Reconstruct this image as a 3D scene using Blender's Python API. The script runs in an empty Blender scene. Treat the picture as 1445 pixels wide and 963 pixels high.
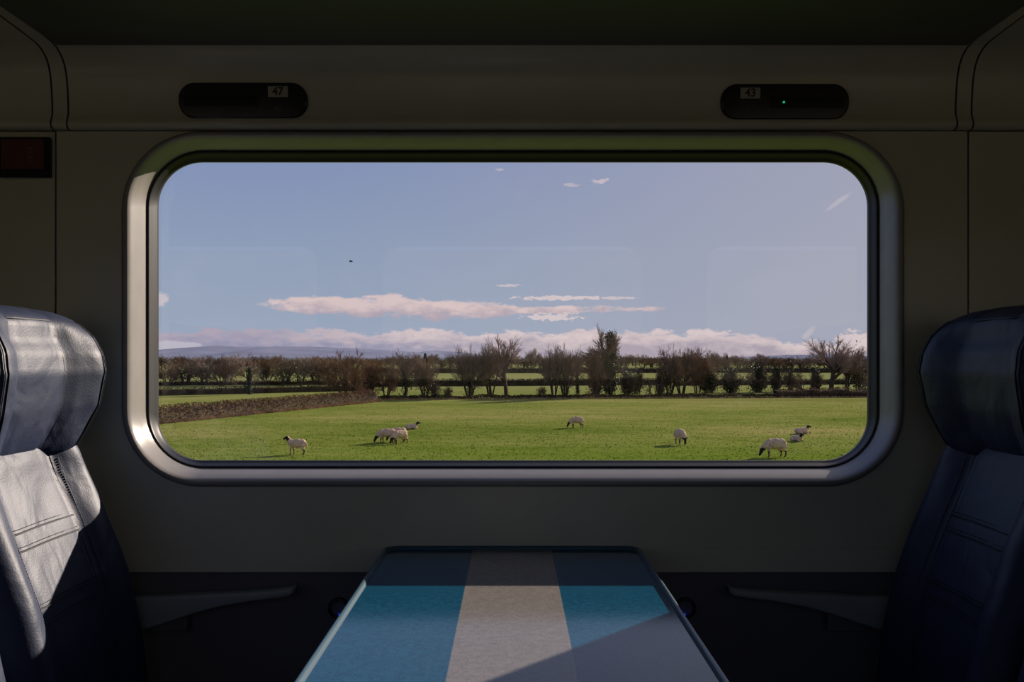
import bpy, bmesh, math, random
import numpy as np
from mathutils import Vector, Matrix, noise as mnoise

# ------------------------------------------------------------------ camera, world, sun, exposure
SC = bpy.context.scene
COL = SC.collection
F = 1300.0            # focal length in pixels of the 1445 wide frame
EYE = 1.17            # eye height above the coach floor
D = 2.03              # eye to the window wall (the wall's inner face is y = 0)
HOR = 505.0           # image row of the horizon
FIELD = EYE - 4.5     # level of the fields below the railway

cam_d = bpy.data.cameras.new('camera')
cam_d.sensor_width = 36.0
cam_d.lens = 36.0 * F / 1445.0
cam_d.shift_y = (HOR - 481.5) / 1445.0
cam_d.clip_start = 0.05
cam_d.clip_end = 30000
cam = bpy.data.objects.new('camera', cam_d)
COL.objects.link(cam)
cam.location = (0, -D, EYE)
cam.rotation_euler = (math.pi / 2, 0, 0)
SC.camera = cam

SC.view_settings.view_transform = 'Standard'
SC.view_settings.look = 'None'
SC.view_settings.gamma = 1
SC.view_settings.use_curve_mapping = False
SC.view_settings.exposure = 0.0
SC.cycles.use_denoising = True
SC.cycles.max_bounces = 10
SC.cycles.transparent_max_bounces = 16
SC.cycles.caustics_reflective = False
SC.cycles.caustics_refractive = False
SC.cycles.sample_clamp_indirect = 4.0

SUN_DIR = Vector((-1.0, -1.1, -0.52)).normalized()
sun_d = bpy.data.lights.new('sun', 'SUN')
sun_d.energy = 7.4
sun_d.angle = math.radians(0.6)
sun_d.color = (1.0, 0.85, 0.71)
sun = bpy.data.objects.new('sun', sun_d)
COL.objects.link(sun)
sun.rotation_euler = SUN_DIR.to_track_quat('-Z', 'Y').to_euler()


class NT:
    """small helper for building node expressions"""
    def __init__(s, tree):
        s.t = tree
        s.n = tree.nodes
        s.l = tree.links

    def node(s, kind, **kw):
        nd = s.n.new(kind)
        for k, v in kw.items():
            setattr(nd, k, v)
        return nd

    def put(s, sock, v):
        if hasattr(v, 'is_output'):
            s.l.new(v, sock)
        else:
            sock.default_value = v

    def m(s, op, a, b=None, c=None, clamp=False):
        nd = s.n.new('ShaderNodeMath')
        nd.operation = op
        nd.use_clamp = clamp
        s.put(nd.inputs[0], a)
        if b is not None:
            s.put(nd.inputs[1], b)
        if c is not None:
            s.put(nd.inputs[2], c)
        return nd.outputs[0]

    def ss(s, x, lo, hi, a=0.0, b=1.0):
        nd = s.n.new('ShaderNodeMapRange')
        nd.interpolation_type = 'SMOOTHSTEP'
        s.put(nd.inputs['Value'], x)
        s.put(nd.inputs['From Min'], lo)
        s.put(nd.inputs['From Max'], hi)
        nd.inputs['To Min'].default_value = a
        nd.inputs['To Max'].default_value = b
        return nd.outputs[0]

    def mix(s, fac, a, b):
        nd = s.n.new('ShaderNodeMix')
        nd.data_type = 'RGBA'
        s.put(nd.inputs[0], fac)
        s.put(nd.inputs[6], a)
        s.put(nd.inputs[7], b)
        return nd.outputs[2]

    def ramp(s, x, stops):
        nd = s.n.new('ShaderNodeValToRGB')
        el = nd.color_ramp.elements
        while len(el) > 1:
            el.remove(el[-1])
        el[0].position, el[0].color = stops[0][0], (*stops[0][1], 1)
        for p, c in stops[1:]:
            e = el.new(p)
            e.color = (*c, 1)
        s.put(nd.inputs[0], x)
        return nd.outputs[0]

    def noise(s, vec, scale, detail=4, rough=0.55, dist=0.0):
        nd = s.n.new('ShaderNodeTexNoise')
        nd.inputs['Scale'].default_value = scale
        nd.inputs['Detail'].default_value = detail
        nd.inputs['Roughness'].default_value = rough
        nd.inputs['Distortion'].default_value = dist
        if vec is not None:
            s.l.new(vec, nd.inputs['Vector'])
        return nd.outputs['Fac']

    def xyz(s, x, y, z):
        nd = s.n.new('ShaderNodeCombineXYZ')
        s.put(nd.inputs[0], x)
        s.put(nd.inputs[1], y)
        s.put(nd.inputs[2], z)
        return nd.outputs[0]


def srgb(r, g, b):
    return tuple(((c / 255) / 12.92 if c <= 10 else ((c / 255 + 0.055) / 1.055) ** 2.4) for c in (r, g, b))


def srgba(r, g, b):
    return (*srgb(r, g, b), 1)


def build_world():
    w = bpy.data.worlds.new('spring_sky')
    SC.world = w
    w.use_nodes = True
    w.node_tree.nodes.clear()
    g = NT(w.node_tree)
    tc = g.node('ShaderNodeTexCoord').outputs['Generated']
    sp = g.node('ShaderNodeSeparateXYZ')
    g.l.new(tc, sp.inputs[0])
    X, Y, Z = sp.outputs
    az = g.m('ARCTAN2', X, Y)                    # 0 straight out of the window, + towards the sun
    el = g.m('ARCTAN2', Z, g.m('SQRT', g.m('ADD', g.m('MULTIPLY', X, X), g.m('MULTIPLY', Y, Y))))
    # clear sky: blue away from the sun, paler and greyer towards it and the horizon
    base = g.ramp(g.m('MULTIPLY', el, 1.0), [
        (0.0, srgb(160, 173, 196)), (0.05, srgb(154, 168, 191)), (0.12, srgb(147, 162, 190)),
        (0.22, srgb(133, 149, 188)), (0.6, srgb(98, 118, 168)), (1.0, srgb(66, 86, 142))])
    sunside = g.ss(az, -0.3, 0.6, 0.0, 1.0)
    base = g.mix(g.m('MULTIPLY', sunside, 0.85), base, srgba(176, 174, 188))
    v = g.xyz(g.m('MULTIPLY', az, 1.0), g.m('MULTIPLY', el, 2.2), 0.0)
    n1 = g.noise(v, 26, 7, 0.62)
    n2 = g.noise(v, 75, 5, 0.6)
    nn = g.m('SUBTRACT', g.m('ADD', g.m('MULTIPLY', n1, 0.72), g.m('MULTIPLY', n2, 0.28)), 0.5)
    front = g.ss(g.m('ABSOLUTE', az), 0.7, 1.2, 1.0, 0.0)
    # low cloud bank along the horizon: its top line falls slowly towards the sun
    top = g.ss(az, 0.20, 0.34, 0.0295, 0.016)
    top = g.m('ADD', top, g.ss(az, 0.355, 0.375, 0.0, 0.012))
    bump = g.m('MULTIPLY', nn, 0.050)
    hgt = g.m('SUBTRACT', g.m('ADD', top, bump), el)
    bank = g.m('MULTIPLY', g.ss(hgt, -0.0005, 0.0045), front)
    shade_n = g.noise(g.xyz(g.m('MULTIPLY', az, 1.0), g.m('MULTIPLY', g.m('ADD', el, 0.004), 2.6), 3.1), 34, 5, 0.6)
    lit = g.m('ADD', g.ss(hgt, 0.0, 0.026, 1.0, 0.0), g.m('MULTIPLY', g.m('SUBTRACT', shade_n, 0.5), 2.1), clamp=True)
    warm = g.mix(g.ss(az, -0.3, -0.05), srgba(180, 168, 184), srgba(222, 204, 205))
    cool = g.mix(g.ss(az, -0.3, 0.1), srgba(146, 149, 178), srgba(176, 165, 178))
    bankc = g.mix(lit, cool, warm)
    col = g.mix(bank, base, bankc)

    # long lens shaped clouds
    def lens(px, py, wx, wy, k, seed, soft=0.5, rot=0.0):
        a0, e0 = math.atan((px - 722.5) / F), math.atan((HOR - py) / math.hypot(F, px - 722.5))
        da, de = g.m('SUBTRACT', az, a0), g.m('SUBTRACT', el, e0)
        cr, sr = math.cos(rot), math.sin(rot)
        a = g.m('DIVIDE', g.m('ADD', g.m('MULTIPLY', da, cr), g.m('MULTIPLY', de, sr)), wx / F)
        e = g.m('DIVIDE', g.m('SUBTRACT', g.m('MULTIPLY', de, cr), g.m('MULTIPLY', da, sr)), wy / F)
        r = g.m('ADD', g.m('POWER', g.m('ABSOLUTE', a), 2.0), g.m('POWER', g.m('ABSOLUTE', e), 2.0))
        nz = g.noise(g.xyz(g.m('MULTIPLY', az, 1.0), g.m('MULTIPLY', el, 3.0 if wx > 70 else 2.0), seed), 22 if wx > 70 else 95, 8, 0.66)
        val = g.m('ADD', g.m('SUBTRACT', 1.0, r), g.m('MULTIPLY', g.m('SUBTRACT', nz, 0.5), k * (3.0 if wx > 70 else 3.6)))
        return g.m('MULTIPLY', g.ss(val, 0.0, soft), front)

    def over(c, mask, colour, s=1.0):
        return g.mix(g.m('MULTIPLY', mask, s), c, colour)

    under = g.ss(g.m('ADD', el, g.m('MULTIPLY', nn, 0.07)), (HOR - 452) / F, (HOR - 426) / F)
    longc = g.mix(under, srgba(182, 168, 180), srgba(222, 200, 200))
    for (px, py, wx, wy, k, sd) in [(520, 432, 150, 15, 1.6, 1.0), (645, 439, 105, 15, 1.8, 2.0),
                                    (455, 424, 80, 6, 1.4, 6.0), (770, 437, 150, 6.5, 1.6, 4.0)]:
        col = over(col, lens(px, py, wx, wy, k, sd, 0.7), longc, 0.95)
    for (px, py, wx, wy, k, sd, s) in [(790, 421, 62, 3.6, 2.0, 7.0, 0.8), (868, 421, 30, 2.2, 2.0, 8.0, 0.6),
                                       (782, 448, 38, 6, 2.2, 9.0, 0.8), (846, 257, 15, 4.5, 2.6, 10.0, 0.6),
                                       (808, 261, 12, 2.5, 2.6, 11.0, 0.4), (709, 239, 9, 2, 2.2, 12.0, 0.45),
                                       (222, 422, 16, 11, 0.5, 13.0, 0.6), (720, 403, 18, 2.2, 2.0, 14.0, 0.6),
                                       (1205, 482, 24, 15, 1.2, 15.0, 0.85)]:
        col = over(col, lens(px, py, wx, wy, k, sd), srgba(226, 208, 208), s)
    col = over(col, lens(232, 489, 62, 8, 0.5, 16.0), srgba(198, 192, 204), 0.8)
    col = over(col, lens(1183, 285, 24, 4, 0.25, 17.0, 0.9, 0.6), srgba(214, 206, 210), 0.35)
    col = over(col, lens(1141, 470, 15, 5, 0.4, 18.0, 0.9, 0.8), srgba(220, 206, 208), 0.4)
    # broad soft haze low on the sun side and overhead cloud elsewhere in the sky
    hi = g.m('MULTIPLY', g.ss(g.noise(tc, 2.4, 5, 0.6), 0.5, 0.75), g.ss(el, 0.3, 0.6))
    col = over(col, hi, srgba(190, 188, 200), 0.6)
    # dull ground colour below the horizon
    col = g.mix(g.ss(el, -0.02, -0.004, 1.0, 0.0), col, srgba(70, 80, 50))
    bg = g.node('ShaderNodeBackground')
    g.l.new(col, bg.inputs['Color'])
    bg.inputs['Strength'].default_value = 1.0
    out = g.node('ShaderNodeOutputWorld')
    g.l.new(bg.outputs[0], out.inputs[0])


build_world()

# ------------------------------------------------------------------ helpers
R = random.Random(7)


def tag(o, label=None, cat=None, group=None, kind=None):
    if label:
        o['label'] = label
    if cat:
        o['category'] = cat
    if group:
        o['group'] = group
    if kind:
        o['kind'] = kind
    return o


def empty(name, loc=(0, 0, 0), rz=0.0):
    o = bpy.data.objects.new(name, None)
    o.empty_display_size = 0.1
    COL.objects.link(o)
    o.location = loc
    o.rotation_euler = (0, 0, rz)
    return o


def link(name, me, parent=None, loc=None):
    o = bpy.data.objects.new(name, me)
    COL.objects.link(o)
    if parent:
        o.parent = parent
    if loc:
        o.location = loc
    return o


def mesh_of(name, verts, faces, mats, smooth=False, midx=None):
    me = bpy.data.meshes.new(name)
    me.from_pydata([tuple(v) for v in verts], [], faces)
    for m in (mats if isinstance(mats, (list, tuple)) else [mats]):
        me.materials.append(m)
    if smooth:
        me.polygons.foreach_set('use_smooth', [True] * len(me.polygons))
    if midx is not None:
        me.polygons.foreach_set('material_index', midx)
    me.update()
    return me


class G:
    """collects shapes into one mesh"""
    def __init__(s):
        s.v, s.f = [], []

    def box(s, x0, x1, y0, y1, z0, z1):
        b = len(s.v)
        s.v += [(x, y, z) for x in (x0, x1) for y in (y0, y1) for z in (z0, z1)]
        for q in ((0, 1, 3, 2), (4, 6, 7, 5), (0, 4, 5, 1), (2, 3, 7, 6), (0, 2, 6, 4), (1, 5, 7, 3)):
            s.f.append(tuple(b + i for i in q))
        return s

    def tube(s, pts, rad, n=8, caps=True):
        pts = [Vector(p) for p in pts]
        if not hasattr(rad, '__len__'):
            rad = [rad] * len(pts)
        b = len(s.v)
        up = None
        for i, p in enumerate(pts):
            t = (pts[min(i + 1, len(pts) - 1)] - pts[max(i - 1, 0)]).normalized()
            if up is None:
                up = t.orthogonal().normalized()
            else:
                up = (up - t * up.dot(t))
                up = up.normalized() if up.length > 1e-6 else t.orthogonal().normalized()
            w = t.cross(up)
            for k in range(n):
                a = 2 * math.pi * k / n
                s.v.append(tuple(p + (up * math.cos(a) + w * math.sin(a)) * rad[i]))
        for i in range(len(pts) - 1):
            for k in range(n):
                k2 = (k + 1) % n
                s.f.append((b + i * n + k, b + i * n + k2, b + (i + 1) * n + k2, b + (i + 1) * n + k))
        if caps:
            s.f.append(tuple(b + k for k in range(n))[::-1])
            e = b + (len(pts) - 1) * n
            s.f.append(tuple(e + k for k in range(n)))
        return s

    def loft(s, loops, closed=True, cap0=False, cap1=False):
        b = len(s.v)
        n = len(loops[0])
        for lp in loops:
            s.v += [tuple(p) for p in lp]
        m = n if closed else n - 1
        for i in range(len(loops) - 1):
            for k in range(m):
                k2 = (k + 1) % n
                s.f.append((b + i * n + k, b + i * n + k2, b + (i + 1) * n + k2, b + (i + 1) * n + k))
        if cap0:
            s.f.append(tuple(range(b, b + n))[::-1])
        if cap1:
            e = b + (len(loops) - 1) * n
            s.f.append(tuple(range(e, e + n)))
        return s

    def mesh(s, name, mat, smooth=False):
        return mesh_of(name, s.v, s.f, mat, smooth)


def bevel(o, w, seg=3, angle=35):
    m = o.modifiers.new('edge', 'BEVEL')
    m.width = w
    m.segments = seg
    m.limit_method = 'ANGLE'
    m.angle_limit = math.radians(angle)
    m.harden_normals = False
    return o


def rrect(cx, cz, hw, hh, r, n=14):
    """rounded rectangle, counter-clockwise seen from the cabin, as (x, z)"""
    pts = []
    for (sx, sz, a0) in ((1, -1, -90), (1, 1, 0), (-1, 1, 90), (-1, -1, 180)):
        for k in range(n + 1):
            a = math.radians(a0 + 90 * k / n)
            pts.append((cx + sx * (hw - r) + r * math.cos(a), cz + sz * (hh - r) + r * math.sin(a)))
    return pts


def holed_sheet(name, x0, x1, z0, z1, holes, y, mat):
    bm = bmesh.new()
    edges = []
    for lp in [[(x0, z0), (x1, z0), (x1, z1), (x0, z1)]] + holes:
        vs = [bm.verts.new((p[0], y, p[1])) for p in lp]
        edges += [bm.edges.new((vs[i], vs[(i + 1) % len(vs)])) for i in range(len(vs))]
    bmesh.ops.triangle_fill(bm, use_beauty=True, use_dissolve=False, edges=edges)
    me = bpy.data.meshes.new(name)
    bm.to_mesh(me)
    bm.free()
    me.materials.append(mat)
    return me


# ------------------------------------------------------------------ materials
def mat(name, col, rough=0.5, spec=0.5, bump=None, vary=None, metal=0.0, emit=None, coat=0.0, sheen=0.0):
    m = bpy.data.materials.new(name)
    m.use_nodes = True
    g = NT(m.node_tree)
    p = m.node_tree.nodes['Principled BSDF']
    p.inputs['Base Color'].default_value = (*col, 1)
    p.inputs['Roughness'].default_value = rough
    p.inputs['Specular IOR Level'].default_value = spec
    p.inputs['Metallic'].default_value = metal
    p.inputs['Coat Weight'].default_value = coat
    p.inputs['Coat Roughness'].default_value = 0.15
    p.inputs['Sheen Weight'].default_value = sheen
    tc = g.node('ShaderNodeTexCoord').outputs['Object']
    if vary:
        sc, amt = vary
        n = g.noise(tc, sc, 5, 0.6)
        hi = tuple(min(1, c * (1 + amt)) for c in col)
        lo = tuple(c * (1 - amt) for c in col)
        g.l.new(g.mix(g.ss(n, 0.3, 0.7), (*lo, 1), (*hi, 1)), p.inputs['Base Color'])
    if bump:
        sc, st, dist = bump
        b = g.node('ShaderNodeBump')
        b.inputs['Strength'].default_value = st
        b.inputs['Distance'].default_value = dist
        g.l.new(g.noise(tc, sc, 5, 0.6), b.inputs['Height'])
        g.l.new(b.outputs[0], p.inputs['Normal'])
    if emit:
        p.inputs['Emission Color'].default_value = (*emit[0], 1)
        p.inputs['Emission Strength'].default_value = emit[1]
    return m


M = {}
M['panel'] = mat('cream_panel', (0.60, 0.58, 0.46), 0.27, 0.5, bump=(9, 0.05, 0.01), vary=(3, 0.05))
M['rim'] = mat('window_rim', (0.29, 0.275, 0.26), 0.30, 0.5, vary=(20, 0.05))
M['gasket'] = mat('black_rubber', (0.022, 0.022, 0.025), 0.42, 0.2)
M['dark'] = mat('dark_plastic', (0.16, 0.15, 0.165), 0.6, 0.3)
M['rack'] = mat('rack_underside', (0.11, 0.115, 0.10), 0.5, 0.3)
M['gloss'] = mat('indicator_black', (0.022, 0.020, 0.026), 0.12, 0.4)
M['screen'] = mat('indicator_screen', (0.010, 0.010, 0.011), 0.08, 0.5)
M['plate'] = mat('number_plate', (0.46, 0.44, 0.34), 0.5)
M['ink'] = mat('number_ink', (0.02, 0.02, 0.018), 0.5)
M['dim'] = mat('dim_number', (0.07, 0.075, 0.06), 0.5)
M['green_led'] = mat('green_led', (0.0, 0.3, 0.2), 0.4, emit=((0.02, 0.75, 0.42), 0.55))
M['blue_led'] = mat('blue_led', (0.0, 0.02, 0.4), 0.4, emit=((0.02, 0.07, 0.9), 0.9))
M['red'] = mat('red_label', (0.11, 0.022, 0.02), 0.45)
M['red_text'] = mat('label_text', (0.16, 0.08, 0.03), 0.5)
M['arm'] = mat('grey_arm', (0.30, 0.32, 0.33), 0.4, 0.5)
M['lip'] = mat('table_edge', (0.05, 0.115, 0.17), 0.25, 0.6)
M['stitch'] = mat('seam', (0.010, 0.012, 0.020), 0.6)
M['thread'] = mat('stitch_thread', (0.03, 0.045, 0.07), 0.6)
M['floor'] = mat('floor_carpet', (0.10, 0.10, 0.13), 0.9, 0.2, vary=(60, 0.3))
M['ceil'] = mat('ceiling_panel', (0.62, 0.62, 0.56), 0.6)
M['body'] = mat('coach_body', (0.06, 0.09, 0.10), 0.4)


def leather():
    m = bpy.data.materials.new('navy_leather')
    m.use_nodes = True
    g = NT(m.node_tree)
    p = m.node_tree.nodes['Principled BSDF']
    tc = g.node('ShaderNodeTexCoord').outputs['Object']
    big = g.noise(tc, 7, 3, 0.5)
    fine = g.noise(tc, 260, 3, 0.6)
    g.l.new(g.mix(big, (0.018, 0.029, 0.070, 1), (0.028, 0.040, 0.084, 1)), p.inputs['Base Color'])
    p.inputs['Roughness'].default_value = 0.50
    p.inputs['Specular IOR Level'].default_value = 0.38
    b = g.node('ShaderNodeBump')
    b.inputs['Strength'].default_value = 0.25
    b.inputs['Distance'].default_value = 0.002
    g.l.new(fine, b.inputs['Height'])
    b2 = g.node('ShaderNodeBump')
    b2.inputs['Strength'].default_value = 0.5
    b2.inputs['Distance'].default_value = 0.012
    g.l.new(g.noise(tc, 9, 2, 0.5, 0.8), b2.inputs['Height'])
    g.l.new(b.outputs[0], b2.inputs['Normal'])
    g.l.new(b2.outputs[0], p.inputs['Normal'])
    return m


M['leather'] = leather()


def tabletop_mat():
    m = bpy.data.materials.new('striped_tabletop')
    m.use_nodes = True
    g = NT(m.node_tree)
    p = m.node_tree.nodes['Principled BSDF']
    tc = g.node('ShaderNodeTexCoord').outputs['Object']
    sp = g.node('ShaderNodeSeparateXYZ')
    g.l.new(tc, sp.inputs[0])
    ax = g.m('ABSOLUTE', sp.outputs[0])
    mid = g.ss(ax, 0.0855, 0.0875, 1.0, 0.0)
    sp1 = g.noise(tc, 330, 3, 0.7)
    sp2 = g.noise(tc, 90, 3, 0.6)
    speck = g.m('ADD', g.m('MULTIPLY', g.m('SUBTRACT', sp1, 0.5), 1.5), g.m('MULTIPLY', g.m('SUBTRACT', sp2, 0.5), 0.8))
    teal = g.mix(g.ss(speck, -0.3, 0.3), (0.002, 0.060, 0.130, 1), (0.010, 0.125, 0.235, 1))
    grey = g.mix(g.ss(speck, -0.4, 0.4), (0.20, 0.185, 0.175, 1), (0.34, 0.315, 0.30, 1))
    g.l.new(g.mix(mid, teal, grey), p.inputs['Base Color'])
    p.inputs['Roughness'].default_value = 0.13
    p.inputs['Specular IOR Level'].default_value = 0.5
    return m


M['tabletop'] = tabletop_mat()


def glass_mat():
    m = bpy.data.materials.new('window_glass')
    m.use_nodes = True
    m.node_tree.nodes.clear()
    g = NT(m.node_tree)
    geo = g.node('ShaderNodeNewGeometry')
    dp = g.node('ShaderNodeVectorMath', operation='DOT_PRODUCT')
    g.l.new(geo.outputs['Normal'], dp.inputs[0])
    g.l.new(geo.outputs['Incoming'], dp.inputs[1])
    c = g.m('ABSOLUTE', dp.outputs['Value'])
    fr = g.m('ADD', 0.07, g.m('MULTIPLY', 0.9, g.m('POWER', g.m('SUBTRACT', 1.0, c), 5.0)))
    tr = g.node('ShaderNodeBsdfTransparent')
    tr.inputs[0].default_value = (0.985, 0.99, 0.99, 1)
    gl = g.node('ShaderNodeBsdfGlossy')
    gl.inputs['Roughness'].default_value = 0.0
    mx = g.node('ShaderNodeMixShader')
    g.l.new(fr, mx.inputs[0])
    g.l.new(tr.outputs[0], mx.inputs[1])
    g.l.new(gl.outputs[0], mx.inputs[2])
    # thin film of dust and dried drops
    tc = g.node('ShaderNodeTexCoord').outputs['Object']
    dust = g.ss(g.noise(tc, 5, 6, 0.65), 0.56, 0.85, 0.0, 0.020)
    sp = g.ss(g.noise(tc, 55, 3, 0.5), 0.74, 0.80, 0.0, 0.03)
    df = g.node('ShaderNodeBsdfTranslucent')
    df.inputs[0].default_value = (0.9, 0.9, 0.9, 1)
    mx2 = g.node('ShaderNodeMixShader')
    g.l.new(g.m('ADD', dust, sp), mx2.inputs[0])
    g.l.new(mx.outputs[0], mx2.inputs[1])
    g.l.new(df.outputs[0], mx2.inputs[2])
    out = g.node('ShaderNodeOutputMaterial')
    g.l.new(mx2.outputs[0], out.inputs[0])
    return m


M['glass'] = glass_mat()

# ------------------------------------------------------------------ land outside
def field_mat():
    m = bpy.data.materials.new('pasture')
    m.use_nodes = True
    g = NT(m.node_tree)
    p = m.node_tree.nodes['Principled BSDF']
    tc = g.node('ShaderNodeTexCoord').outputs['Object']
    mp = g.node('ShaderNodeMapping')
    mp.inputs['Scale'].default_value = (0.45, 1.0, 1.0)
    g.l.new(tc, mp.inputs[0])
    v = mp.outputs[0]
    n1 = g.noise(v, 0.10, 4, 0.6)
    n2 = g.noise(v, 1.1, 5, 0.7)
    n3 = g.noise(v, 5.0, 3, 0.7)
    s = g.m('ADD', g.m('ADD', g.m('MULTIPLY', n1, 0.45), g.m('MULTIPLY', n2, 0.35)), g.m('MULTIPLY', n3, 0.25))
    s = g.m('ADD', 0.51, g.m('MULTIPLY', g.m('SUBTRACT', s, 0.525), 1.7))
    c = g.ramp(s, [(0.34, (0.110, 0.160, 0.024)), (0.47, (0.178, 0.212, 0.042)), (0.55, (0.212, 0.236, 0.058)), (0.68, (0.300, 0.270, 0.095))])
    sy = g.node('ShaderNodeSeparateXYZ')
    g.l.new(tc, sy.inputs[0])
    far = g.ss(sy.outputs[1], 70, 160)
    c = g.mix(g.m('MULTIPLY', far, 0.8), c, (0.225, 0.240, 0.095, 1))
    c = g.mix(g.ss(sy.outputs[1], 36, 52, 0.55, 0.0), c, (0.090, 0.175, 0.008, 1))
    # dead leaves and poached earth close to the far hedge
    edge = g.m('MULTIPLY', g.ss(sy.outputs[1], 92, 95), g.ss(sy.outputs[1], 97, 99.5, 1.0, 0.0))
    edge = g.m('MULTIPLY', g.m('MULTIPLY', edge, g.ss(n2, 0.46, 0.6)), g.ss(sy.outputs[0], 12, 26))
    c = g.mix(g.m('MULTIPLY', edge, 0.8), c, (0.22, 0.12, 0.07, 1))
    g.l.new(c, p.inputs['Base Color'])
    p.inputs['Roughness'].default_value = 0.9
    p.inputs['Specular IOR Level'].default_value = 0.0
    b = g.node('ShaderNodeBump')
    b.inputs['Strength'].default_value = 0.5
    b.inputs['Distance'].default_value = 0.12
    g.l.new(g.noise(v, 3.5, 5, 0.7), b.inputs['Height'])
    g.l.new(b.outputs[0], p.inputs['Normal'])
    return m


M['field'] = field_mat()
M['bank'] = mat('added_bank_grass', (0.150, 0.140, 0.105), 0.9, 0.0, vary=(0.5, 0.4))  # tone of the added bank, set for the light it bounces indoors
M['grass'] = mat('grass_tuft', (0.170, 0.205, 0.036), 0.9, 0.0, vary=(0.6, 0.2))
M['hill'] = mat('hazed_hill', (0.225, 0.245, 0.34), 1.0, 0.0, vary=(0.002, 0.12))  # distance haze painted into the hills as a slate-blue base colour
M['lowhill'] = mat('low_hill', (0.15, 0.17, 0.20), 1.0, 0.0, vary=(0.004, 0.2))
M['bark'] = mat('bark', (0.085, 0.060, 0.042), 0.9, 0.1, vary=(2.0, 0.4))
M['twig'] = mat('twigs', (0.215, 0.155, 0.112), 0.9, 0.1, vary=(0.8, 0.35))
M['twig_warm'] = mat('warm_twigs', (0.215, 0.138, 0.080), 0.9, 0.1, vary=(0.8, 0.35))
M['twig_pale'] = mat('pale_twigs', (0.34, 0.25, 0.21), 0.9, 0.1, vary=(0.8, 0.3))
M['ivy'] = mat('ivy_leaf', (0.038, 0.048, 0.016), 0.6, 0.3, vary=(1.2, 0.5))
M['needle'] = mat('needles', (0.022, 0.030, 0.020), 0.8, 0.1, vary=(1.2, 0.4))
M['hedge_red'] = mat('beech_hedge', (0.170, 0.095, 0.055), 0.9, 0.1, vary=(1.4, 0.55))
M['hedge_dark'] = mat('dark_hedge', (0.060, 0.045, 0.026), 0.9, 0.1, vary=(1.0, 0.5))
M['dead_grass'] = mat('dead_grass', (0.36, 0.24, 0.14), 0.9, 0.1, vary=(1.0, 0.4))

me = mesh_of('ground', [(-6000, 2.5, FIELD), (6000, 2.5, FIELD), (6000, 9000, FIELD), (-6000, 9000, FIELD)], [(0, 1, 2, 3)], M['field'])
tag(link('ground', me), kind='structure')
# railway formation under the coach and an unseen bank added opposite to block low sky from the reflections
me = G().loft([[(x, 2.6, FIELD - 0.3), (x, 1.7, -1.2), (x, -4.8, -1.2), (x, -7.0, -0.9), (x, -16, 3.3), (x, -30, 3.6), (x, -200, 3.6)] for x in (-400, 400)], closed=False).mesh('ground', M['bank'])
tag(link('ground', me), kind='structure')


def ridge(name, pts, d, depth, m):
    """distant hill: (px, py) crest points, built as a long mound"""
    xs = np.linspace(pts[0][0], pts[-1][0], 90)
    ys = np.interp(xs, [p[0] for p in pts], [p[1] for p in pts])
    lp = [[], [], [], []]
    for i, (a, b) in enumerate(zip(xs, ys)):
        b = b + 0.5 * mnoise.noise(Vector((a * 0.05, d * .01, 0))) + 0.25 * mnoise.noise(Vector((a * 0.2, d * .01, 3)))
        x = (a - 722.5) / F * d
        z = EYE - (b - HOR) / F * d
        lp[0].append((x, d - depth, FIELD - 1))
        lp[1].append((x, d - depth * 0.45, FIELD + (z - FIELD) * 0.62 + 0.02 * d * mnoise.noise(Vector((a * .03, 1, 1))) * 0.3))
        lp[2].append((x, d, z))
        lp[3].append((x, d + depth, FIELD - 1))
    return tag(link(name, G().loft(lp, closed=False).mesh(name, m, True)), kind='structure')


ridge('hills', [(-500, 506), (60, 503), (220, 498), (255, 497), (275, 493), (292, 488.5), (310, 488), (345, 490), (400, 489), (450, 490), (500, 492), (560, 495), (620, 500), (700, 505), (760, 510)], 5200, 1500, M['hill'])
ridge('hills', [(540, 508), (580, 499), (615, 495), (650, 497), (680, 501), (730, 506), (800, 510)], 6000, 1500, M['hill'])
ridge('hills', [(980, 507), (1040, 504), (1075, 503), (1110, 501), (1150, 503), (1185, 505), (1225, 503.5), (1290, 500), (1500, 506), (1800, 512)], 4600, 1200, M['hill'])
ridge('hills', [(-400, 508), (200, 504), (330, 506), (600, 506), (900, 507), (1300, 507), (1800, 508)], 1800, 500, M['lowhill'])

# tufts of grass in the near field (nobody could count them)
rng = np.random.default_rng(3)
N = 45000
py_ = 505 + 57 * np.power(2.75, rng.random(N) ** 0.8)
dd = F * 4.5 / (py_ - 505)
dd = np.clip(dd, 36, 102)
xx = (rng.random(N) * 2 - 1) * (dd * 0.42 + 2)
yy = dd - D
hh = rng.uniform(0.015, 0.045, N)
ww = rng.uniform(0.015, 0.045, N)
an = rng.random(N) * 3.14
V = np.zeros((N, 3, 3))
V[:, 0] = np.stack([xx - np.cos(an) * ww, yy - np.sin(an) * ww * .5, np.full(N, FIELD - 0.01)], 1)
V[:, 1] = np.stack([xx + np.cos(an) * ww, yy + np.sin(an) * ww * .5, np.full(N, FIELD - 0.01)], 1)
V[:, 2] = np.stack([xx + rng.normal(0, .04, N), yy + rng.normal(0, .04, N), FIELD + hh], 1)
me = mesh_of('grass', V.reshape(-1, 3).tolist(), [(3 * i, 3 * i + 1, 3 * i + 2) for i in range(N)], M['grass'])
me.normals_split_custom_set_from_vertices([(0, 0, 1)] * (3 * N))
tag(link('grass', me), 'short tufted grass all over the sheep field', 'grass', kind='stuff')


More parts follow.
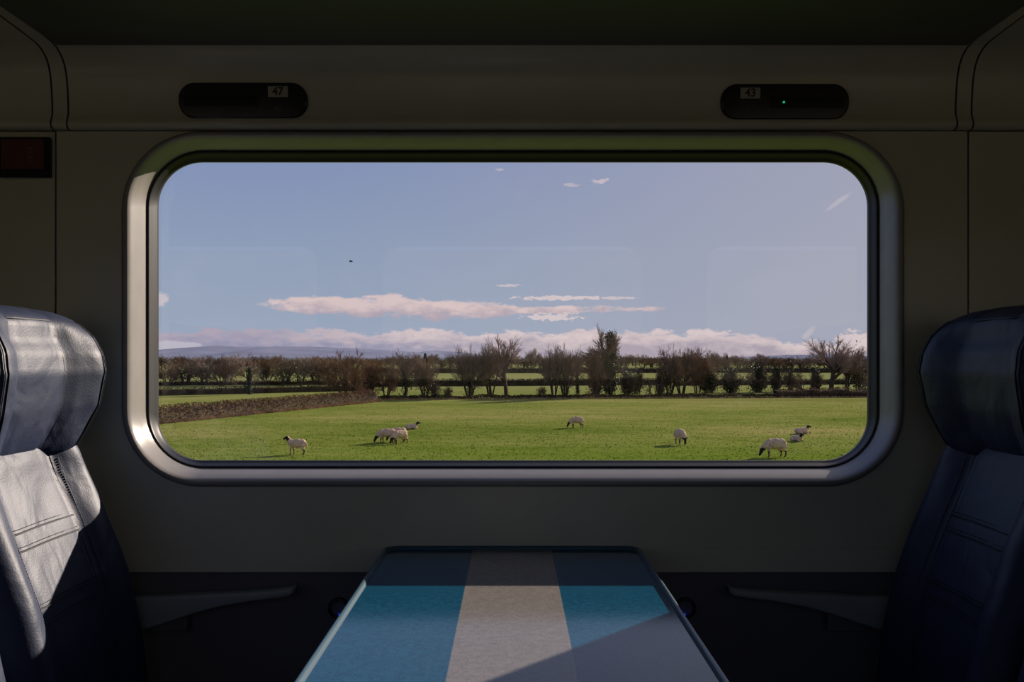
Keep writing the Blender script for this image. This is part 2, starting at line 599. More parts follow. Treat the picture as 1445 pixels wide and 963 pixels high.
# ---- hedges: a solid core under a coat of short twigs and leaves
def hedge(name, a, b, h, w, m, label, n, leaf=0.07, wav=0.12, fringe=0, gap=None, seed=1):
    rr = np.random.default_rng(seed)
    a = np.array(a, float)
    b = np.array(b, float)
    L = np.linalg.norm(b - a)
    t = (b - a) / L
    nrm = np.array([-t[1], t[0]])
    root = empty(name, (a[0], a[1], FIELD))
    tag(root, label, 'hedge')

    def top(s):
        return h * (1 + wav * mnoise.noise(Vector((s * 0.35, seed, 0))) + wav * .6 * mnoise.noise(Vector((s * 1.3, seed, 5))))
    if h > 0.7:
        ns = max(8, int(L / 0.7))
        loops = []
        for j in range(7):
            ang = math.pi * j / 6
            lp = []
            for i in range(ns + 1):
                s = L * i / ns
                c = a + t * s + nrm * (math.cos(ang) * w * 0.40) - a
                lp.append((c[0], c[1], -0.1 + math.sin(ang) ** 0.6 * (top(s) * 0.86) if j not in (0, 6) else -0.1))
            loops.append(lp)
        link('branches', G().loft(loops, closed=False).mesh(name + '_core', M['hedge_dark'], True), root)
    s = rr.random(n) * L
    tp = np.array([top(x) for x in s])
    u = (rr.random(n) * 2 - 1) * w * 0.5
    z = (rr.random(n) ** 0.7) * tp * np.sqrt(np.clip(1.08 - (2 * u / w) ** 2 * 0.5, 0, 1))
    if gap:
        keep = np.array([mnoise.noise(Vector((x * gap, seed, 9))) > -0.05 for x in s]) | (z > tp * 0.62) | (z < tp * .2)
        s, tp, u, z = s[keep], tp[keep], u[keep], z[keep]
        n = len(s)
    P = a[None] + t[None] * s[:, None] + nrm[None] * u[:, None] - a[None]
    P = np.stack([P[:, 0], P[:, 1], z], 1)
    d1 = rr.normal(0, 1, (n, 3))
    d1 /= np.linalg.norm(d1, axis=1)[:, None]
    d2 = np.cross(d1, rr.normal(0, 1, (n, 3)))
    d2 /= np.linalg.norm(d2, axis=1)[:, None]
    sz = rr.uniform(0.6, 1.5, n)[:, None] * leaf
    T = np.stack([P - d1 * sz, P + d2 * sz * .55, P + d1 * sz * 1.2], 1)
    link('foliage', mesh_of(name + '_leaves', T.reshape(-1, 3).tolist(), [(3 * i, 3 * i + 1, 3 * i + 2) for i in range(n)], m), root)
    if fringe:
        k = fringe
        s = rr.random(k) * L
        side = -1 if nrm[1] > 0 else 1
        P = t[None] * s[:, None] + nrm[None] * (side * (w * 0.5 + rr.random(k) * 0.35))[:, None]
        hh = rr.uniform(0.06, 0.28, k)
        T = np.zeros((k, 3, 3))
        T[:, 0, :2] = P - [0.05, 0]
        T[:, 1, :2] = P + [0.05, 0]
        T[:, 2, :2] = P + rr.normal(0, .08, (k, 2))
        T[:, 2, 2] = hh
        link('grass_fringe', mesh_of(name + '_fringe', T.reshape(-1, 3).tolist(), [(3 * i, 3 * i + 1, 3 * i + 2) for i in range(k)], M['dead_grass']), root)
    return root


hedge('hedge', (-30, 44), (-14.2, 92.5), 1.22, 1.3, M['hedge_red'], 'trimmed russet hedge bordering the sheep field beside its left corner', 30000, 0.075, 0.07, 2600, seed=2)
hedge('hedge', (-55, 97), (-19, 124), 0.95, 1.0, M['hedge_dark'], 'darker low hedge with see-through gaps directly behind the russet hedge', 9000, 0.10, 0.12, 0, 0.5, seed=3)
hedge('hedge', (-85, 141), (-24, 153), 0.8, 1.2, M['hedge_red'], 'thin brown hedge line at the foot of the wooded clump', 8000, 0.12, 0.25, 0, seed=4)
hedge('hedge', (-22, 141), (26, 150), 1.15, 1.2, M['hedge_dark'], 'dark hedge crossing the middle fields behind the bare trees', 11000, 0.12, 0.1, 0, seed=5)
hedge('hedge', (26, 146), (85, 160), 1.0, 1.2, M['hedge_dark'], 'dark hedge behind the round bushes on the sunward side of the fields', 10000, 0.12, 0.2, 0, seed=6)
hedge('hedge', (-60, 262), (140, 276), 1.7, 2.0, M['hedge_dark'], 'furthest dark hedge, below the distant tree line', 14000, 0.25, 0.3, 0, seed=7)
hedge('undergrowth', (-15.5, 97), (52, 104), 0.42, 1.8, M['hedge_dark'], 'low tangled dark undergrowth bank under the row of bare trees', 22000, 0.10, 0.5, 2600, seed=8)['category'] = 'undergrowth'
hedge('undergrowth', (30, 103), (56, 103.5), 1.0, 2.0, M['hedge_red'], 'reddish bramble thicket at the foot of the large fan shaped tree', 9000, 0.10, 0.5, 900, seed=9)['category'] = 'undergrowth'


# ---- trees
class Wood:
    def __init__(s, seed):
        s.r = random.Random(seed)
        s.big, s.fine = G(), G()
        s.tips = []
        s.limbs = []

    def seg(s, p0, p1, p2, r0, r2, lvl):
        g = s.big if lvl <= 1 else s.fine
        n = 6 if lvl == 0 else (4 if lvl == 1 else 3)
        g.tube([p0, p1, p2], [r0, (r0 + r2) / 2, r2], n, caps=False)

    def grow(s, p, d, L, r, lvl, P):
        rr = s.r
        d = d.normalized()
        bend = Vector((rr.gauss(0, 1), rr.gauss(0, 1), rr.gauss(0, .6))) * P['crook']
        mid = p + d * L * 0.5 + bend * L * 0.12
        d2 = (d + bend * 0.25 + Vector((0, 0, P['up'] * (0.35 if lvl > 0 else 0)))).normalized()
        end = mid + d2 * L * 0.5
        r_end = r * (0.62 if lvl < P['levels'] else 0.35)
        s.seg(p, mid, end, r, r_end, lvl)
        s.tips.append((end, lvl))
        if lvl <= 1:
            s.limbs += [p.lerp(mid, .5), mid, mid.lerp(end, .5), end]
        if lvl >= P['levels']:
            return
        n = P['split'][lvl]
        for k in range(n):
            f = rr.uniform(P['from'][lvl], 1.0) if k else 1.0
            q = p.lerp(mid, f * 2) if f < 0.5 else mid.lerp(end, f * 2 - 1)
            a = rr.uniform(0, 2 * math.pi)
            sp = P['spread'][lvl] * rr.uniform(0.6, 1.25) * (0.45 if k == 0 else 1)
            o = d2.orthogonal().normalized()
            o.rotate(Matrix.Rotation(a, 3, d2))
            nd = d2 * math.cos(sp) + o * math.sin(sp)
            nd.z += P['up'] * 0.25
            s.grow(q, nd, L * P['ratio'][lvl] * rr.uniform(0.75, 1.15), max(r_end * 0.72, P['rmin']), lvl + 1, P)


def leaves(points, n, spread, size, rr, dims=(1, 1, 1)):
    vs, fs = [], []
    for i in range(n):
        c = Vector(rr.choice(points)) + Vector((rr.gauss(0, spread) * dims[0], rr.gauss(0, spread) * dims[1], rr.gauss(0, spread) * dims[2]))
        a = Vector((rr.gauss(0, 1), rr.gauss(0, 1), rr.gauss(0, 1))).normalized() * size * rr.uniform(.6, 1.4)
        b = a.orthogonal()
        b.rotate(Matrix.Rotation(rr.uniform(0, 6.28), 3, a.normalized()))
        k = len(vs)
        vs += [c - a, c + b, c + a]
        fs.append((k, k + 1, k + 2))
    return vs, fs


def proto(name, seed, stems, hgt, P, rad, lean=0.15, ivy=None, twig='twig', base_spread=0.25):
    """returns meshes of a bare tree whose foot is at the origin"""
    w = Wood(seed)
    for k in range(stems):
        a = 2 * math.pi * (k + w.r.random() * .6) / max(stems, 1)
        ln = lean * w.r.uniform(0.6, 1.3) if stems > 1 else lean * w.r.uniform(-.3, .3)
        p = Vector((math.cos(a) * base_spread, math.sin(a) * base_spread, -0.15)) if stems > 1 else Vector((0, 0, -0.15))
        d = Vector((math.cos(a) * ln, math.sin(a) * ln, 1))
        w.grow(p, d, hgt * P.get('first', 0.4), rad * w.r.uniform(0.7, 1), 0, P)
    parts = {}
    parts['trunk'] = w.big.mesh(name + '_trunk', M['bark'])
    parts['twigs'] = w.fine.mesh(name + '_twigs', M[twig])
    if ivy:
        n, zs, sp, size = ivy[:4]
        iw = ivy[4] if len(ivy) > 4 else 0.30
        rr = w.r
        pts = []
        for i in range(400):
            z = rr.uniform(*zs)
            k = 1.0 - 0.35 * (z - zs[0]) / (zs[1] - zs[0])
            pts.append((rr.gauss(0, iw) * k, rr.gauss(0, iw) * k, z))
        if len(ivy) > 5:
            near = [tuple(q) for q in w.limbs if q.z < zs[1] and math.hypot(q.x, q.y) < ivy[5]]
            pts = [p_ for p_ in pts if mnoise.noise(Vector((p_[0] * 1.3, p_[1] * 1.3, p_[2] * 0.9))) > -0.12] + near * 3
        vs, fs = leaves(pts, n, sp, size, rr)
        parts['ivy'] = mesh_of(name + '_ivy', vs, fs, M['ivy'])
    va = np.array(w.fine.v)
    return dict(parts=parts, h=float(np.percentile(va[:, 2], 99.8)), w=2 * float(np.percentile(np.hypot(va[:, 0], va[:, 1]), 93)))


def PP(levels, split, ratio, spread, up, crook, rmin=0.012, frm=(0.35, 0.3, 0.25, 0.2, 0.2), first=0.4):
    return dict(levels=levels, split=split, ratio=ratio, spread=spread, up=up, crook=crook, rmin=rmin, **{'from': frm}, first=first)


fan = PP(4, (13, 7, 7, 5), (0.66, 0.6, 0.55, 0.6), (0.78, 0.55, 0.55, 0.6), 0.06, 0.35, 0.013, (0.50, 0.3, 0.25, 0.2), 0.36)
crownp = PP(4, (11, 7, 7, 5), (0.50, 0.6, 0.55, 0.6), (0.85, 0.6, 0.55, 0.6), 0.06, 0.35, 0.013, (0.42, 0.3, 0.25, 0.2), 0.52)
multi = PP(4, (6, 6, 6, 5), (0.64, 0.6, 0.58, 0.55), (0.55, 0.6, 0.65, 0.7), 0.08, 0.35, 0.014, (0.3, 0.25, 0.2, 0.2), 0.38)
bush = PP(4, (6, 6, 6, 5), (0.70, 0.64, 0.6, 0.55), (0.7, 0.65, 0.65, 0.7), 0.06, 0.5, 0.016, (0.2, 0.2, 0.2, 0.2), 0.32)
tall = PP(4, (9, 6, 6, 4), (0.46, 0.6, 0.58, 0.55), (0.95, 0.6, 0.6, 0.6), 0.12, 0.4, 0.014, (0.35, 0.3, 0.2, 0.2), 0.60)
shrub = PP(3, (7, 7, 7), (0.66, 0.6, 0.55), (0.65, 0.7, 0.75), 0.06, 0.5, 0.016, (0.15, 0.15, 0.2), 0.42)

PR = {
    'fan': proto('fan_tree', 11, 1, 7.0, fan, 0.24, ivy=None, twig='twig_pale'),
    'fan2': proto('fan_tree_b', 12, 2, 6.8, fan, 0.17, 0.16, ivy=(500, (0.1, 2.0), 0.12, 0.07), twig='twig_pale'),
    'multi': proto('multi_tree', 13, 5, 6.5, multi, 0.12, 0.22),
    'multi2': proto('multi_tree_b', 14, 6, 6.2, multi, 0.11, 0.34, ivy=(700, (0.1, 2.2), 0.25, 0.07)),
    'warm': proto('warm_tree', 15, 4, 5.8, bush, 0.11, 0.30, twig='twig_warm'),
    'warm2': proto('warm_tree_b', 16, 5, 5.5, bush, 0.10, 0.42, twig='twig_warm'),
    'ivy': proto('ivy_tree', 17, 1, 7.6, crownp, 0.26, ivy=(10000, (0.2, 6.0), 0.22, 0.085, 0.42, 0.8)),
    'ivyshort': proto('ivy_short_tree', 18, 1, 6.0, tall, 0.19, ivy=(2600, (0.1, 3.6), 0.14, 0.07, 0.14)),
    'shrub': proto('shrub', 19, 6, 3.0, shrub, 0.05, 0.5, ivy=(900, (0.1, 1.8), 0.45, 0.08)),
    'shrub2': proto('shrub_b', 20, 5, 3.2, shrub, 0.06, 0.35, ivy=(3600, (0.2, 2.4), 0.40, 0.08)),
    'lean': proto('leaning_shrub', 21, 3, 3.0, shrub, 0.09, 0.9),
    'crown': proto('crown_tree', 22, 2, 6.0, bush, 0.2, 0.2, ivy=(700, (0.5, 3.0), 0.4, 0.09)),
}
# distant evergreen
_r = random.Random(5)
_pts = []
for i in range(500):
    z = _r.uniform(0.4, 6.0)
    k = (6.2 - z) / 6.2 * 1.5
    a = _r.uniform(0, 6.28)
    _pts.append((math.cos(a) * k * _r.random() ** .5, math.sin(a) * k * _r.random() ** .5, z))
_v, _f = leaves(_pts, 5000, 0.12, 0.13, _r)
PR['conifer'] = dict(parts={'trunk': G().tube([(0, 0, -.1), (0, 0, 3), (0, 0, 6)], [.16, .1, .03], 6).mesh('conifer_trunk', M['bark']),
                            'twigs': mesh_of('conifer_needles', _v, _f, M['needle'])}, h=6.1, w=2.8)


def spot(px, base):
    d = F * 4.5 / (base - HOR)
    return (px - 722.5) / F * d, d - D, d


def plant(px, base, top, width, kind, label, rz=None, group=None, cat='tree', name=None, split_parts=True):
    x, y, d = spot(px, base)
    h = (base - top) * d / F
    wd = width * d / F
    P = PR[kind]
    nm = name or ('shrub' if cat == 'shrub' else ('conifer_tree' if kind == 'conifer' else ('ivy_clad_tree' if kind == 'ivy' else 'bare_tree')))
    o = empty(nm, (x, y, FIELD), R.uniform(0, 6.28) if rz is None else rz)
    tag(o, label, cat, group)
    sx = wd / P['w']
    sz = h / P['h']
    for k, meh in P['parts'].items():
        c = link({'twigs': 'branches'}.get(k, k), meh, o)
        c.scale = (sx, sx, sz)
    return o


ROW = [
    (352, 557, 497, 46, 'ivyshort', 'bare tree with a thick ivy-wrapped trunk standing alone over the dark hedge'),
    (488, 568, 495, 66, 'warm', 'brown bushy tree growing out of the end of the russet hedge'),
    (521, 564, 506, 44, 'warm2', 'warm brown rounded thicket next to the end of the russet hedge'),
    (545, 564, 503, 52, 'warm', 'orange brown bushy tree where the russet hedge meets the tree row'),
    (572, 562, 496, 46, 'crown', 'dark brown dense tree where the tree row begins'),
    (600, 561, 501, 48, 'multi2', 'bare multi-stemmed tree next to the dark dense tree'),
    (662, 561, 489, 56, 'multi2', 'bare tree of leaning stems fanning from one root, left neighbour of the fan crowned pair'),
    (692, 560, 482, 46, 'multi', 'slender bare tree, smaller of the pair with fan crowns'),
    (715, 559, 475, 52, 'fan', 'pale bare tree with a wide fan crown, taller of the pair'),
    (782, 560, 490, 42, 'multi', 'bare multi-stemmed tree with a forked trunk just past the small shrub'),
    (797, 560, 487, 46, 'multi2', 'bare multi-stemmed tree with straight upright twigs'),
    (815, 557, 494, 34, 'ivyshort', 'narrow bare tree with ivy low on its trunk'),
    (842, 560, 492, 42, 'warm2', 'spreading bare tree leaning beside the tall ivy tree'),
    (945, 557, 496, 48, 'multi2', 'broad bare multi-stemmed tree opening like a vase'),
    (962, 556, 490, 56, 'multi', 'tallest of the vase shaped bare trees'),
    (984, 555, 491, 48, 'warm2', 'brown leafless tree crowding behind the vase shaped trees'),
    (1212, 553, 500, 34, 'shrub', 'small leafless tree nearest the right edge of the window'),
    (1195, 553, 488, 52, 'fan2', 'smaller bare tree leaning on the large fan shaped tree'),
    (1172, 554, 477, 66, 'fan', 'large bare tree with a sunlit fan shaped crown, last in the row'),
]
for (px, b, t, w, k, lb) in ROW:
    plant(px, b, t, w, k, lb)
# the tall ivy tree: an ivy column with a bare crown
plant(862, 560, 459, 62, 'ivy', 'tallest tree, its trunk a dark column of ivy under a bare crown', rz=1.2)
SHR = [
    (613, 561, 540, 22, 'shrub', 'small dark shrub beside the multi-stemmed tree'),
    (632, 561, 546, 16, 'shrub', 'tiny shrub in the gap before the leaning stems'),
    (765, 560, 546, 16, 'shrub', 'little round shrub in the gap between bare trees'),
    (842, 558, 520, 26, 'shrub2', 'dark ivy-grown bush pressed against the tall ivy tree'),
    (884, 558, 526, 24, 'shrub2', 'dark bush on the other side of the tall ivy tree'),
    (900, 558, 522, 22, 'shrub', 'thin leafless bush past the tall ivy tree'),
    (923, 557, 532, 30, 'lean', 'crooked leaning shrub with forked stems'),
    (932, 557, 524, 16, 'shrub2', 'upright narrow bush behind the crooked shrub'),
    (1001, 555, 528, 34, 'shrub2', 'dark rounded bush just past the vase shaped trees'),
    (1031, 555, 522, 34, 'shrub2', 'dark bush with crooked stems, second past the vase shaped trees'),
    (1069, 554, 518, 36, 'shrub2', 'broad mushroom shaped bush on a short trunk'),
    (1095, 553, 519, 22, 'shrub2', 'upright oval bush beside the mushroom shaped bush'),
    (1115, 553, 521, 22, 'shrub', 'leafless grey bush between the oval bush and the leaning thicket'),
    (1136, 553, 522, 36, 'lean', 'leaning thicket before the large fan shaped tree'),
    (1152, 553, 524, 20, 'shrub2', 'dark shrub at the foot of the large fan shaped tree'),
]
for (px, b, t, w, k, lb) in SHR:
    plant(px, b, t, w, k, lb, cat='shrub')
# wooded clump behind the dark hedge
CL = [(236, 545, 511, 46, 'warm'), (262, 544, 507, 56, 'crown'), (288, 544, 508, 44, 'crown'), (313, 545, 501, 42, 'warm'),
      (322, 544, 505, 40, 'crown'), (376, 544, 506, 40, 'warm2'), (402, 544, 504, 58, 'crown'), (424, 543, 508, 40, 'crown'),
      (446, 543, 506, 44, 'crown'), (468, 543, 506, 38, 'warm2'), (200, 545, 508, 50, 'crown'), (170, 545, 505, 56, 'warm')]
LOOK = {'warm': 'warm brown bushy', 'warm2': 'spreading brown', 'crown': 'dark round crowned', 'multi2': 'thin multi-stemmed'}
NTH = {236: 'first', 262: 'second', 288: 'third', 313: 'fourth', 322: 'fifth', 376: 'sixth', 402: 'seventh, largest', 424: 'eighth', 446: 'ninth', 468: 'tenth'}
for (px, b, t, w, k) in CL:
    if px in NTH:
        plant(px, b, t, w, k, LOOK[k] + ' tree, ' + NTH[px] + ' of the wooded clump behind the low dark hedge', group='trees of the wooded clump')
# trees at the end of the middle fields
plant(751, 524, 492, 26, 'fan2', 'bare domed tree standing far behind, above the small round shrub')
plant(600, 530, 499, 14, 'conifer', 'small dark pointed conifer behind the multi-stemmed trees')
plant(1011, 520, 497, 26, 'multi', 'bare round headed tree in the tree line past the vase shaped trees')
plant(1026, 521, 501, 7, 'conifer', 'thin dark pointed evergreen poking from the distant tree line')
plant(1074, 521, 499, 26, 'fan2', 'bare tree with a flat spreading crown above the mushroom shaped bush')
plant(1042, 521, 501, 26, 'multi2', 'brown tree with a rounded crown beside the thin pointed evergreen')
rl = random.Random(21)
SECT = [(280, 'above the gappy dark hedge'), (340, 'before the ivy-wrapped lone tree'), (400, 'past the ivy-wrapped lone tree'), (480, 'before the russet hedge end'),
        (560, 'behind the russet hedge end'), (640, 'behind the small pointed conifer'), (740, 'behind the fan crowned pair'),
        (830, 'before the tall ivy tree'), (935, 'past the tall ivy tree'), (1010, 'behind the vase shaped trees'),
        (1085, 'behind the mushroom shaped bush'), (1150, 'before the large fan tree'), (9999, 'behind the large fan tree')]
px = 205
while px < 1290:
    b = rl.uniform(516.5, 523.5)
    t = rl.uniform(500.5, 506.5) - (1.0 if 590 < px < 1000 else 0)
    where = next(w_ for (lim, w_) in SECT if px < lim)
    k = rl.choice(['crown', 'warm', 'multi2', 'warm2', 'crown'])
    plant(px, b, t, rl.uniform(20, 34), k, LOOK[k] + ' tree in the distant line ' + where, group=LOOK[k] + ' trees of the distant line ' + where)
    px += rl.uniform(9, 13)


# ------------------------------------------------------------------ sheep
M['fleece'] = mat('fleece', (0.60, 0.43, 0.31), 0.95, 0.1, bump=(30, 0.5, 0.03), vary=(9, 0.2))
M['face'] = mat('black_face', (0.022, 0.016, 0.014), 0.8, 0.2)
M['legskin'] = mat('sheep_leg', (0.10, 0.065, 0.05), 0.8, 0.2)


def blob_mesh(name, balls, mats, is_dark):
    bm = bmesh.new()
    for (c, r, sc) in balls:
        res = bmesh.ops.create_icosphere(bm, subdivisions=2, radius=1.0)
        bmesh.ops.transform(bm, matrix=Matrix.Translation(c) @ Matrix.Diagonal((r * sc[0], r * sc[1], r * sc[2], 1)), verts=res['verts'])
    me = bpy.data.meshes.new(name)
    bm.to_mesh(me)
    bm.free()
    o = bpy.data.objects.new(name, me)
    COL.objects.link(o)
    md = o.modifiers.new('r', 'REMESH')
    md.mode = 'VOXEL'
    md.voxel_size = 0.016
    sm = o.modifiers.new('s', 'SMOOTH')
    sm.factor = 0.6
    sm.iterations = 3
    dg = bpy.context.evaluated_depsgraph_get()
    out = bpy.data.meshes.new_from_object(o.evaluated_get(dg))
    bpy.data.objects.remove(o)
    for v in out.vertices:
        dk = is_dark(v.co)
        if dk == 0:
            n = mnoise.noise(v.co * 11)
            v.co += v.normal * (0.016 * n)
    out.materials.clear()
    for m in mats:
        out.materials.append(m)
    out.polygons.foreach_set('material_index', [is_dark(p.center) for p in out.polygons])
    out.polygons.foreach_set('use_smooth', [True] * len(out.polygons))
    out.name = name
    return out


def chain(balls, a, b, r0, r1, n=7, sc=(1, 1, 1)):
    a, b = Vector(a), Vector(b)
    for i in range(n):
        t = i / (n - 1)
        balls.append((a.lerp(b, t), r0 + (r1 - r0) * t, sc))


def sheep_mesh(pose):
    B = []
    if pose in ('stand', 'graze', 'front'):
        B += [(Vector((0.0, 0, 0.53)), 1, (0.40, 0.215, 0.225)), (Vector((0.24, 0, 0.53)), 1, (0.20, 0.19, 0.22)),
              (Vector((-0.26, 0, 0.54)), 1, (0.21, 0.20, 0.225)), (Vector((0, 0, 0.60)), 1, (0.34, 0.17, 0.17))]
        for sgn in (-1, 1):
            st = 0.05 * sgn
            chain(B, (0.26, 0.10 * sgn, 0.42), (0.27 + st, 0.10 * sgn, 0.24), 0.075, 0.045)
            chain(B, (0.27 + st, 0.10 * sgn, 0.24), (0.26 + st, 0.10 * sgn, 0.05), 0.036, 0.026)
            chain(B, (0.26 + st, 0.10 * sgn, 0.04), (0.29 + st, 0.10 * sgn, 0.02), 0.034, 0.028, 3)
            chain(B, (-0.30, 0.11 * sgn, 0.46), (-0.26 - st, 0.11 * sgn, 0.30), 0.125, 0.075)
            chain(B, (-0.26 - st, 0.11 * sgn, 0.30), (-0.37 - st, 0.11 * sgn, 0.22), 0.065, 0.040)
            chain(B, (-0.37 - st, 0.11 * sgn, 0.22), (-0.34 - st, 0.11 * sgn, 0.05), 0.036, 0.027)
            chain(B, (-0.34 - st, 0.11 * sgn, 0.04), (-0.31 - st, 0.11 * sgn, 0.02), 0.034, 0.028, 3)
        chain(B, (-0.46, 0, 0.58), (-0.50, 0, 0.36), 0.045, 0.035)
        if pose == 'stand':
            chain(B, (0.36, 0, 0.60), (0.50, 0, 0.78), 0.155, 0.095)
            h0, h1 = Vector((0.51, 0, 0.84)), Vector((0.70, 0, 0.755))
        elif pose == 'front':
            chain(B, (0.34, 0, 0.50), (0.50, 0.03, 0.34), 0.165, 0.10)
            h0, h1 = Vector((0.52, 0.03, 0.30)), Vector((0.58, 0.04, 0.10))
        else:
            chain(B, (0.34, 0, 0.52), (0.55, 0, 0.33), 0.165, 0.095)
            h0, h1 = Vector((0.57, 0, 0.29)), Vector((0.66, 0, 0.09))
    else:
        B += [(Vector((0.0, 0, 0.20)), 1, (0.42, 0.24, 0.22)), (Vector((0.22, 0, 0.22)), 1, (0.22, 0.20, 0.22)),
              (Vector((-0.26, 0, 0.19)), 1, (0.22, 0.24, 0.20))]
        for sgn in (-1, 1):
            chain(B, (0.26, 0.14 * sgn, 0.12), (0.44, 0.15 * sgn, 0.06), 0.07, 0.040)
            chain(B, (0.44, 0.15 * sgn, 0.06), (0.28, 0.18 * sgn, 0.035), 0.036, 0.03)
            chain(B, (-0.26, 0.18 * sgn, 0.14), (-0.08, 0.25 * sgn, 0.08), 0.13, 0.06)
            chain(B, (-0.08, 0.25 * sgn, 0.05), (-0.22, 0.27 * sgn, 0.035), 0.038, 0.03)
        chain(B, (0.32, 0, 0.30), (0.43, 0, 0.46), 0.135, 0.085)
        h0, h1 = Vector((0.45, 0, 0.51)), Vector((0.63, 0, 0.45))
    chain(B, h0, h1, 0.085, 0.050, 8, (1, 0.85, 1))
    ax = (h1 - h0).normalized()
    side = Vector((0, 1, 0))
    for sgn in (-1, 1):
        e0 = h0 + side * 0.06 * sgn + Vector((0, 0, 0.03))
        chain(B, e0, e0 + side * 0.12 * sgn - ax * 0.05 + Vector((0, 0, 0.035)), 0.030, 0.014, 6)
    hc = h0

    def dark(c):
        c = Vector(c)
        if (c - h0).dot(ax) > -0.035 and (c - h0.lerp(h1, .5)).length < 0.22:
            return 1
        if abs(c.y) > 0.05 and (c - h0).length < 0.19 and (c - h0).dot(ax) > -0.09:
            return 1
        if pose != 'lie' and c.z < 0.25:
            return 2
        return 0
    me = blob_mesh('sheep_' + pose, B, [M['fleece'], M['face'], M['legskin']], dark)
    return me


SM = {p: sheep_mesh(p) for p in ('stand', 'graze', 'front', 'lie')}
# px of body centre, foot row, heading (0 = towards the sun side), scale, pose
SHEEP = [
    (419.5, 641.5, math.pi - 0.15, 0.94, 'stand', 'standing sheep with its black head raised, alone near the russet hedge'),
    (546, 625.5, math.pi + 0.06, 1.0, 'graze', 'grazing sheep reaching furthest left of the huddled three'),
    (564.5, 626.5, math.pi + 0.75, 0.94, 'graze', 'front sheep of the huddled three, head down towards the train'),
    (562, 623.5, math.pi - 0.25, 1.0, 'graze', 'sheep almost hidden behind the huddled pair, only its back showing'),
    (581, 606, -0.1, 0.84, 'lie', 'lying black-faced sheep just behind the huddled three'),
    (814, 604, math.pi + 0.05, 0.94, 'graze', 'lone small grazing sheep in the middle of the field'),
    (960, 627.5, math.pi / 2 + math.pi + 0.2, 1.06, 'front', 'plump sheep grazing head-on towards the train'),
    (1094, 645, math.pi + 0.12, 1.11, 'graze', 'largest grazing sheep, nearest the train'),
    (1124, 623, -math.pi / 2 + 0.5, 0.80, 'lie', 'lying sheep with a dark face, in front of the other lying one'),
    (1131, 612.5, 0.1, 0.90, 'lie', 'lying sheep behind the other lying one, beyond the largest sheep'),
]
for (px, b, rz, s, pose, lb) in SHEEP:
    x, y, d = spot(px, b)
    o = link('sheep', SM[pose], None, (x, y, FIELD))
    o.rotation_euler = (0, 0, rz)
    o.scale = (s, s, s)
    tag(o, lb, 'sheep', 'sheep grazing and resting in the field')

# a small bird in flight
g = G()
g.tube([(-.22, 0, 0), (-.1, 0, .01), (.08, 0, .02), (.2, 0, .02), (.27, 0, .01)], [.03, .055, .065, .045, .01], 8)
for sgn in (-1, 1):
    g.loft([[(0.12, .03 * sgn, .03), (-.1, .03 * sgn, .02)], [(0.10, .28 * sgn, .16), (-.08, .28 * sgn, .15)], [(-.02, .6 * sgn, .10), (-.06, .6 * sgn, .10)]], closed=False)
me = g.mesh('bird', M['face'])
o = link('bird', me, None, ((495 - 722.5) / F * 110, 108, EYE + (HOR - 369.5) / F * 110))
o.rotation_euler = (0.2, 0, 0.5)
tag(o, 'tiny dark bird flying in the blue sky above the clouds', 'bird')

# ------------------------------------------------------------------ the coach
ZS, ZU = 0.697, 1.672      # foot of the cream wall panel, joint with the coving
SEAM = 0.973
HOLE = rrect(0.002, 1.277, 0.862, 0.392, 0.175)


def struct(name, me, parent=None):
    o = link(name, me, parent)
    if parent is None:
        tag(o, kind='structure')
    return o


# wall panel around the window, with its neighbours past the vertical joints
XB = 1.0055
struct('wall_front', holed_sheet('wall_front', -XB + .002, XB - .002, 0.748, ZU - .003, [HOLE], 0.0, M['panel']))
for sgn in (-1, 1):
    a, b = sorted((sgn * (XB + .002), sgn * 2.6))
    g = G().box(a, b, 0.0, 0.006, 0.748, ZU - .003)
    bevel(struct('wall_front', g.mesh('wall_side_bay', M['panel'])), 0.002)
g = G().box(-2.6, 2.6, -0.004, 0.01, ZS, 0.750)
bevel(struct('trim_1', g.mesh('trim', M['panel'])), 0.002)
# what is behind the joints, and the outer body with its window opening
OUT = rrect(0.002, 1.2755, 0.8075, 0.3385, 0.10)
g = G().box(-2.6, 2.6, 0.02, 0.03, -0.02, ZS - 0.0)
struct('baseboard_front', g.mesh('baseboard', M['dark']))
struct('wall_front', holed_sheet('outer_skin', -2.8, 2.8, -1.1, 2.5, [rrect(0.002, 1.278, 0.85, 0.37, 0.12)], 0.125, M['body']))
g = G().box(-2.6, -XB + 0.012, 0.008, 0.02, ZS, ZU + .2).box(XB - 0.012, 2.6, 0.008, 0.02, ZS, ZU + .2).box(-2.6, 2.6, 0.012, 0.03, ZU - .02, ZU + 0.004)
struct('wall_front', g.mesh('joint_backing', M['dark']))

# coving above the joint: profile (offset into the cabin, z), swept along the coach
COVE = [(0.0, 1.6705), (0.006, 1.671), (0.014, 1.6735), (0.0175, 1.680), (0.0165, 1.689), (0.012, 1.697), (0.009, 1.706), (0.010, 1.73),
        (0.013, 1.76), (0.018, 1.785), (0.026, 1.806), (0.040, 1.822), (0.060, 1.833), (0.085, 1.838), (0.16, 1.842), (0.34, 1.848)]


def cove(x0, x1):
    return G().loft([[(x0, -o, z) for (o, z) in COVE], [(x1, -o, z) for (o, z) in COVE]], closed=False)


struct('wall_front_upper', cove(-SEAM + .002, SEAM - .002).mesh('cove', M['panel'], True))
for sgn in (-1, 1):
    a, b = sorted((sgn * (SEAM + .002), sgn * (1.008 - .002)))
    struct('trim_2', cove(a, b).mesh('cove_rib', M['panel'], True))
    a, b = sorted((sgn * (1.008 + .002), sgn * 2.6))
    struct('wall_front_upper', cove(a, b).mesh('cove_next', M['panel'], True))
